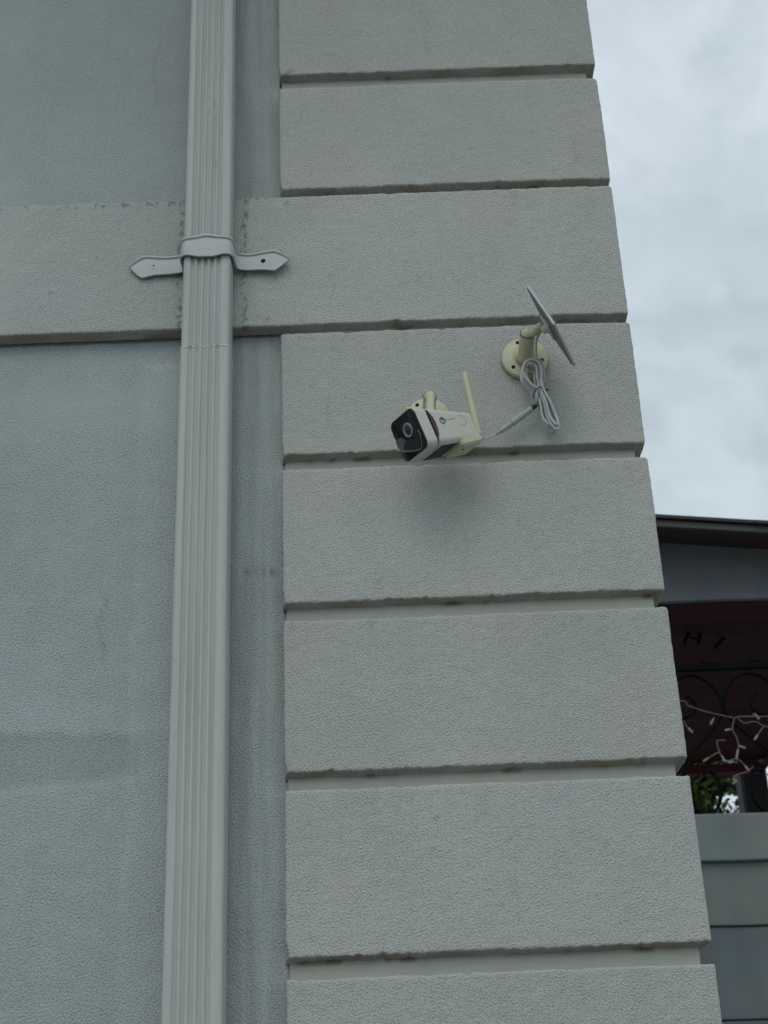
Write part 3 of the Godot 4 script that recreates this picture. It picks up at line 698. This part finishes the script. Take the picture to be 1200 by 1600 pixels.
func build_cable():
	var t := thing("power_cable", "pale grey cable tied in a loose bundle under the solar panel", "cable", Vector3.ZERO)
	# the long lead: from the panel down to the bundle, several turns through the tie, out to the plug
	var p := [Vector3(0.4010, 2.7700, 0.076), Vector3(0.3945, 2.7600, 0.060), Vector3(0.3950, 2.7390, 0.040)]
	# each turn: an arch above the tie (left x, top x, top y, right x), a hairpin below it (half width, shift, length)
	var turns := [[-25.0, -13.0, -50.0, 3.0, 7.5, 0.0, 60.0], [-23.5, -12.0, -46.5, 0.5, 8.5, 1.5, 58.0], [-20.5, -14.0, -37.0, -5.0, 5.0, -2.0, 61.0], [-22.0, -6.0, -51.0, 6.0, 3.5, 1.0, 62.0], [-18.0, 0.0, -52.0, 9.0, 9.5, -0.5, 56.0], [-22.0, -9.0, -44.0, -2.0, 6.0, 3.0, 63.0], [-24.0, -10.0, -48.5, 4.5, 4.5, 4.0, 58.0]]
	for k in turns.size():
		var q: Array = turns[k]; var z := 0.020 + 0.0036 * k
		var j := (k - 3.0) * 1.5
		p.append_array([cp(q[3] + 0.5, -22.0, z), cp(q[3], -33.0, z), cp(lerpf(q[1], q[3], 0.72), lerpf(q[2], -33.0, 0.30), z + 0.001), cp(q[1], q[2], z + 0.002), cp(lerpf(q[1], q[0], 0.75), lerpf(q[2], -33.0, 0.28), z + 0.002), cp(q[0], -32.0, z + 0.002), cp(q[0] * 0.86, -22.0, z + 0.001), cp(q[0] * 0.38, -8.0, z), cp(-2.0 + j, 1.0, z)])
		for e in [[20.0, -0.6], [40.0, -1.0], [q[6] - 7.0, -0.8], [q[6], 0.0], [q[6] - 6.0, 0.85], [40.0, 1.0], [20.0, 0.7]]:
			p.append(cp(3.0 + q[5] + 0.36 * e[0] + q[4] * e[1] + rng.randf_range(-0.4, 0.4), e[0], z + (0.0018 if absf(e[1]) < 0.9 else 0.0)))
		p.append(cp(3.0 + j, -1.0, z + 0.0012)); p.append(cp(lerpf(3.0 + j * 0.6, turns[mini(k + 1, 6)][3], 0.5), -12.0, z + 0.001))
	p.append_array([cp(2.0, -14.0, 0.036), cp(-1.5, 4.0, 0.040), cp(-1.5, 14.0, 0.034), Vector3(0.3905, 2.6701, 0.024)])
	part("lead", tube(smooth_path(p, 7), 0.0021, 9), M.wire, t)
	var tie := []
	for k in 13:
		var a := TAU * k / 12.0
		tie.append(cp(1.0 + 7.6 * cos(a), 0.0 - 3.2 * cos(a) - 0.8 * sin(a), 0.031 + 0.0160 * sin(a)))
	part("twist_tie", merged([tube(smooth_path(tie, 4), 0.0009, 7), tube(smooth_path([cp(7.5, -3.2, 0.034), cp(12.0, -3.0, 0.036), cp(16.5, -4.0, 0.033)], 4), 0.0012, 7), tube(smooth_path([cp(7.5, -3.0, 0.034), cp(11.0, -0.5, 0.037), cp(14.5, 0.0, 0.037)], 4), 0.0011, 7)]), M.tie, t)
	# in-line plug and socket
	var a0 := Vector3(0.3265, 2.6250, 0.020); var a1 := Vector3(0.3903, 2.6701, 0.024)
	var ax := (a1 - a0).normalized()
	part("plug", lathe(a0, ax, [Vector2(0.0020, 0.0), Vector2(0.0030, 0.0004), Vector2(0.0033, 0.007), Vector2(0.0040, 0.008), Vector2(0.0046, 0.0085), Vector2(0.0048, 0.029), Vector2(0.0042, 0.030)], 22), M.plug, t)
	part("socket", lathe(a0, ax, [Vector2(0.0046, 0.0292), Vector2(0.0057, 0.0296), Vector2(0.0060, 0.0305), Vector2(0.0060, 0.0520), Vector2(0.0055, 0.0530), Vector2(0.0048, 0.0535), Vector2(0.0046, 0.068), Vector2(0.0040, 0.069)], 22), M.plug, t)
	part("strain_relief", lathe(a0, ax, [Vector2(0.0041, 0.0685), Vector2(0.0043, 0.0700), Vector2(0.0038, 0.0715), Vector2(0.0040, 0.0730), Vector2(0.0035, 0.0745), Vector2(0.0036, 0.0760), Vector2(0.0022, 0.0790)], 18), M.tie, t)
	part("camera_lead", tube(smooth_path([Vector3(0.2900, 2.6060, 0.050), Vector3(0.2990, 2.6095, 0.038), Vector3(0.3120, 2.6160, 0.024), Vector3(0.3265, 2.6250, 0.020)], 8), 0.0014, 9), M.wire, t)


# ------------------------------------------------------------------ next door: wall, fence, porch, tree
func far_slab(lo: Vector3, hi: Vector3, c: Color, s: float, b := 0.006) -> ArrayMesh:
	# front (and top and bottom) of a rendered course, softly uneven
	var prof := [[lo.z, hi.y], [hi.z - b, hi.y], [hi.z - b * 0.3, hi.y - b * 0.3], [hi.z, hi.y - b]]
	for y in steps(hi.y - b - 0.02, lo.y + b + 0.02, s): prof.append([hi.z, y])
	prof.append_array([[hi.z, lo.y + b], [hi.z - b * 0.3, lo.y + b * 0.3], [hi.z - b, lo.y], [lo.z, lo.y]])
	var pts := []; var col := PackedColorArray()
	for x in steps(lo.x, hi.x, s):
		var row := []
		for q in prof:
			row.append(Vector3(x, q[1] + 0.004 * nz.get_noise_2d(x * 2.0, q[1] * 3.0), q[0] + 0.004 * nz.get_noise_2d(x * 1.7, q[1] * 1.7)))
			var t := 1.0 + 0.16 * nf.get_noise_3d(x * 2.2, q[1] * 2.2, 1.0) + 0.08 * nf.get_noise_3d(x * 9.0, q[1] * 5.0, 3.0)
			t *= 1.0 + 0.14 * nf.get_noise_2d(x * 11.0, q[1] * 1.4)
			var rust := clampf(0.25 + nf.get_noise_2d(x * 3.0 + 20.0, q[1] * 5.0), 0.0, 1.0) * 0.12
			col.append(Color(c.r * t * (1.0 + rust), c.g * t, c.b * t * (1.0 - rust)))
		pts.append(row)
	return sheet(pts, col, Vector3(0, 0, 1))

func build_garden_wall():
	var t := thing("boundary_wall", "grey green rendered boundary wall with projecting cap beyond the house corner", "wall", Vector3.ZERO)
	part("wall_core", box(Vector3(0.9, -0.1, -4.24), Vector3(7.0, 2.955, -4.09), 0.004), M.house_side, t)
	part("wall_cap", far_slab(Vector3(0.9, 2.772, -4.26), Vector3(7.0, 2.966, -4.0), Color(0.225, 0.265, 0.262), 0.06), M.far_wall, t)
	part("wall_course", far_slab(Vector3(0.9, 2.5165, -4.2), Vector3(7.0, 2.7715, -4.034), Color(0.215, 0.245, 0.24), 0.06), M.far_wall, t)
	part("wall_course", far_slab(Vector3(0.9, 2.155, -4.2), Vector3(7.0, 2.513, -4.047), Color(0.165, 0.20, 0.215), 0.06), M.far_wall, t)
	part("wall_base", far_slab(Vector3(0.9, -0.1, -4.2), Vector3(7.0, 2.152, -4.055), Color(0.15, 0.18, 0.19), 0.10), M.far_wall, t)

func build_porch():
	var t := thing("porch", "porch with maroon board ceiling and grey beam beyond the wall", "porch", Vector3.ZERO)
	# roof falls gently to the right
	var fall := -0.108
	var ry := func(x: float) -> float: return 4.4224 + fall * (x - 1.4956)
	var quad := func(x0: float, x1: float, z0: float, z1: float, lo0: float, hi0: float, lo1: float, hi1: float) -> ArrayMesh:
		# a slab between z0 (front) and z1 (back); lo/hi are heights over the roof line
		var row := func(x: float) -> Array:
			var y: float = ry.call(x)
			return [Vector3(x, y + lo0, z0), Vector3(x, y + hi0, z0), Vector3(x, y + hi1, z1), Vector3(x, y + lo1, z1)]
		var st := SurfaceTool.new(); st.begin(Mesh.PRIMITIVE_TRIANGLES); st.set_smooth_group(-1)
		var a: Array = row.call(x0); var b: Array = row.call(x1)
		for k in 4:
			var l := (k + 1) % 4
			for p in [a[k], b[k], a[l], b[k], b[l], a[l]]: st.add_vertex(p)
		for p in [a[0], a[1], a[2], a[0], a[2], a[3], b[0], b[2], b[1], b[0], b[3], b[2]]: st.add_vertex(p)
		st.generate_normals()
		return st.commit()
	var x := 0.7
	var k := 0
	while x < 7.0:                                             # roofing sheets, each lapping the next a little
		var w := 0.62
		part("roof_sheet", quad.call(x, x + w + 0.015, -4.17 - 0.008 * (k % 2), -8.2, -0.004 + 0.003 * (k % 2), 0.012 + 0.003 * (k % 2), 0.55, 0.566), M.roof_sheet, t)
		x += w; k += 1
	part("fascia", quad.call(0.7, 7.0, -4.20, -4.225, -0.036, -0.005, -0.034, -0.003), M.fascia, t)
	part("soffit", quad.call(0.7, 7.0, -4.228, -4.60, -0.030, -0.012, 0.030, 0.048), mat(lin(0.066, 0.034, 0.033), 0.7), t)
	part("front_beam", far_slab(Vector3(0.8, 4.119, -4.53), Vector3(7.0, 4.47, -4.5), Color(0.185, 0.205, 0.225), 0.06, 0.004), M.far_beam, t)
	# ceiling boards run along the porch
	var z := -4.535
	var kk := 0
	while z > -7.68:
		var c := 1.0 + rng.randf_range(-0.18, 0.18)
		part("ceiling_board", box(Vector3(0.8, 4.178, z - 0.1475), Vector3(2.79, 4.20 + rng.randf_range(0, 0.002), z), 0.002, Color(0.050 * c, 0.0100 * c, 0.0125 * c)), M.maroon_wood, t)
		z -= 0.15; kk += 1
	part("back_beam", box(Vector3(0.8, 4.103, -7.80), Vector3(2.75, 4.165, -7.70), 0.004, Color(0.13, 0.035, 0.042)), M.maroon_wood, t)
	part("side_beam", box(Vector3(2.76, 4.13, -7.80), Vector3(2.80, 4.30, -4.54), 0.004, Color(0.050, 0.0135, 0.015)), M.maroon_wood, t)
	# dark iron brackets under the ceiling
	for q in [[1.7412, 1.775, -5.10], [1.8190, 1.842, -5.13], [1.9206, 1.985, -5.20]]:
		part("ceiling_hook", tube(PackedVector3Array([Vector3(q[0], 4.120, q[2]), Vector3(lerpf(q[0], q[1], 0.6), 4.160, q[2]), Vector3(q[1], 4.182, q[2] - 0.02)]), 0.009, 8), M.iron, t)
	part("ceiling_hook", tube(PackedVector3Array([Vector3(1.772, 4.150, -5.10), Vector3(1.80, 4.143, -5.10), Vector3(1.832, 4.150, -5.11)]), 0.005, 8), M.iron, t)
	part("column", box(Vector3(2.674, -0.1, -8.18), Vector3(2.866, 4.62, -8.0), 0.02, Color(0.060, 0.062, 0.064)), M.maroon_wood, t)
	for cx in [0.9, 6.6]:
		part("column", box(Vector3(cx - 0.09, -0.1, -4.74), Vector3(cx + 0.09, 4.177, -4.54), 0.02, Color(0.16, 0.18, 0.19)), M.maroon_wood, t)
	part("column", box(Vector3(0.82, -0.1, -7.8), Vector3(0.98, 4.10, -7.64), 0.02, Color(0.16, 0.18, 0.19)), M.maroon_wood, t)

func ribbon(path: PackedVector3Array, half_w: float, half_d: float) -> ArrayMesh:
	# flat iron bar bent in the plane of the fence
	var pts := []
	for i in path.size():
		var d := (path[mini(i + 1, path.size() - 1)] - path[maxi(i - 1, 0)]).normalized(); var n := Vector3(-d.y, d.x, 0)
		pts.append([path[i] + n * half_w + Vector3(0, 0, half_d), path[i] - n * half_w + Vector3(0, 0, half_d), path[i] - n * half_w - Vector3(0, 0, half_d), path[i] + n * half_w - Vector3(0, 0, half_d)])
	return sheet(pts, null, null, true, true)

func build_fence():
	var t := thing("iron_fence", "black wrought iron scroll fence standing on the boundary wall cap", "fence", Vector3.ZERO)
	part("top_rail", box(Vector3(0.95, 3.633, -4.135), Vector3(6.9, 3.662, -4.105), 0.003), M.iron, t)
	part("bottom_rail", box(Vector3(0.95, 2.967, -4.132), Vector3(6.9, 2.985, -4.108), 0.003), M.iron, t)
	for x in [0.96, 6.85]: part("fence_post", box(Vector3(x - 0.02, 2.966, -4.14), Vector3(x + 0.02, 3.72, -4.10), 0.004), M.iron, t)
	# one motif: an open scroll whose tail runs out below; each second one is mirrored
	var big := [Vector2(0.160, -0.115), Vector2(0.137, -0.130), Vector2(0.120, -0.165), Vector2(0.138, -0.200), Vector2(0.180, -0.213), Vector2(0.222, -0.190), Vector2(0.238, -0.140), Vector2(0.220, -0.075), Vector2(0.175, -0.032), Vector2(0.115, -0.020), Vector2(0.055, -0.055), Vector2(0.014, -0.115), Vector2(0.004, -0.180), Vector2(0.024, -0.228), Vector2(0.070, -0.285), Vector2(0.150, -0.362), Vector2(0.205, -0.430), Vector2(0.215, -0.500)]
	var small := [Vector2(0.130, -0.470), Vector2(0.105, -0.455), Vector2(0.078, -0.480), Vector2(0.066, -0.540), Vector2(0.078, -0.600), Vector2(0.115, -0.640), Vector2(0.158, -0.640), Vector2(0.190, -0.600), Vector2(0.198, -0.550), Vector2(0.182, -0.500), Vector2(0.150, -0.474)]
	var x0 := 1.650
	for m in range(-2, 20):
		var mir: float = -1.0 if m % 2 == 0 else 1.0
		var cx: float = x0 + 0.49 * floorf((m + 1) / 2.0)
		for s in [big, small]:
			var q := []
			for e in s: q.append(Vector3(cx + mir * e.x, 3.634 + e.y, -4.12))
			if cx + mir * 0.24 > 0.97 and cx + mir * 0.24 < 6.84: part("scroll", ribbon(smooth_path(q, 5), 0.0065, 0.011), M.iron, t)
	for k in [[1.632, 3.655, 0.05], [1.815, 3.66, 0.02], [1.60, 3.66, 0.02]]:
		part("rail_knob", capsule(Vector3(k[0] - k[2] * 0.6, k[1] + 0.012, -4.12), Vector3(k[0] + k[2] * 0.6, k[1] + 0.012, -4.12), 0.014, 10), M.iron, t)

func build_string_lights():
	var t := thing("string_lights", "pale unlit string of fairy lights hanging across the iron scroll fence", "string lights", Vector3.ZERO)
	var lines := [
		[[0.98, 3.60], [1.20, 3.50], [1.36, 3.505], [1.474, 3.487], [1.487, 3.471], [1.548, 3.446], [1.609, 3.423], [1.685, 3.407], [1.706, 3.411], [1.764, 3.406], [1.838, 3.408], [1.95, 3.42], [2.2, 3.46], [2.6, 3.44], [3.0, 3.50]],
		[[1.685, 3.402], [1.671, 3.357], [1.683, 3.321], [1.687, 3.281], [1.674, 3.241]], [[1.687, 3.281], [1.712, 3.270]], [[1.671, 3.357], [1.638, 3.350]],
		[[1.632, 3.305], [1.597, 3.304], [1.593, 3.289], [1.599, 3.249], [1.614, 3.214]], [[1.599, 3.249], [1.585, 3.25], [1.527, 3.22]],
		[[1.628, 3.211], [1.669, 3.224], [1.695, 3.201], [1.714, 3.170]], [[1.736, 3.187], [1.709, 3.166], [1.648, 3.148], [1.655, 3.128], [1.638, 3.114]],
		[[1.704, 3.401], [1.726, 3.380], [1.770, 3.383], [1.816, 3.361], [1.870, 3.36]], [[1.806, 3.36], [1.794, 3.347], [1.758, 3.303]], [[1.597, 3.41], [1.578, 3.381]], [[1.46, 3.40], [1.474, 3.37], [1.493, 3.349]],
		[[1.674, 3.241], [1.669, 3.224]], [[1.614, 3.214], [1.628, 3.211]], [[1.764, 3.406], [1.775, 3.42], [1.79, 3.395]], [[2.0, 3.42], [2.03, 3.34], [2.0, 3.27]], [[2.3, 3.46], [2.28, 3.38], [2.33, 3.30]], [[2.6, 3.44], [2.62, 3.35], [2.58, 3.29]]]
	var tubes := []
	for l in lines:
		var q := []
		for e in l: q.append(Vector3(e[0], e[1], -4.100 + 0.006 * sin(e[0] * 40.0)))
		tubes.append(tube(smooth_path(q, 5), 0.0024, 7))
		if l.size() < 9:
			var n := q.size()
			var a: Vector3 = q[n - 1]; var b: Vector3 = q[n - 2]
			part("fairy_light", capsule(a, a + (b - a).normalized() * 0.021, 0.0049, 8), M.light_bulb, t)
	part("lead_wire", merged(tubes), M.light_wire, t)

func build_tree():
	var t := thing("tree", "dark leafy tree beyond the porch, seen under its ceiling", "tree", Vector3(3.2, 0, -14.0))
	var limbs := [tube(smooth_path([Vector3(0, -0.2, 0), Vector3(0.05, 1.5, 0), Vector3(-0.03, 3.2, 0.05), Vector3(0.05, 4.6, 0), Vector3(0.1, 5.8, 0)], 6), [0.20, 0.19, 0.18, 0.17, 0.165, 0.16, 0.155, 0.15, 0.145, 0.14, 0.135, 0.13, 0.12, 0.11, 0.10, 0.09, 0.085, 0.08, 0.07, 0.06, 0.05, 0.045, 0.04, 0.03, 0.02], 10)]
	for k in 9:
		var a := k * 2.4; var y := 3.4 + 0.24 * k
		limbs.append(tube(smooth_path([Vector3(0, y, 0), Vector3(cos(a) * 0.4, y + 0.25, sin(a) * 0.4), Vector3(cos(a) * 0.9, y + 0.55, sin(a) * 0.9)], 4), [0.06, 0.055, 0.05, 0.045, 0.04, 0.035, 0.03, 0.02, 0.012], 7))
	part("trunk", merged(limbs), M.bark, t)
	var leaf := ArrayMesh.new()
	var st := SurfaceTool.new(); st.begin(Mesh.PRIMITIVE_TRIANGLES); st.set_smooth_group(-1)
	var lp := [Vector3(0, 0, 0), Vector3(0.022, 0.035, 0.006), Vector3(0, 0.10, -0.008), Vector3(-0.022, 0.035, 0.006)]
	for f in [[0, 2, 1], [0, 3, 2]]:
		for k in f: st.add_vertex(lp[k])
	st.generate_normals(); leaf = st.commit()
	var clumps := []
	for k in 120:
		var d := Vector3(rng.randfn(), rng.randfn(), rng.randfn()).normalized() * pow(rng.randf(), 0.4)
		clumps.append([Vector3(d.x * 0.86, 5.25 + d.y * 1.35, d.z * 0.42), rng.randf_range(0.16, 0.30), rng.randf_range(0.5, 1.4)])
	var xf := []; var cl := []
	while xf.size() < 30000:
		var c: Array = clumps[rng.randi() % clumps.size()]
		var p: Vector3 = c[0] + Vector3(rng.randfn(), rng.randfn(), rng.randfn()) * c[1] * 0.55
		if Vector2(p.x - 0.80, p.y - 5.42).length() < 0.155 + 0.03 * nz.get_noise_2d(p.x * 14.0, p.y * 14.0): continue        # a gap in the crown
		xf.append(Transform3D(Basis.from_euler(Vector3(rng.randf() * TAU, rng.randf() * TAU, rng.randf() * TAU)).scaled(Vector3.ONE * rng.randf_range(0.9, 1.7)), p))
		var v: float = c[2] * rng.randf_range(0.7, 1.3)
		cl.append(Color(0.042 * v, 0.066 * v, 0.018 * v))
	var mm := MultiMesh.new(); mm.transform_format = MultiMesh.TRANSFORM_3D; mm.use_colors = true; mm.mesh = leaf; mm.instance_count = xf.size()
	for k in xf.size(): mm.set_instance_transform(k, xf[k]); mm.set_instance_color(k, cl[k])
	var mi := MultiMeshInstance3D.new(); mi.name = "crown"; mi.multimesh = mm; mi.material_override = M.leaf; t.add_child(mi)
	tag(mi, "", "", "", "stuff")
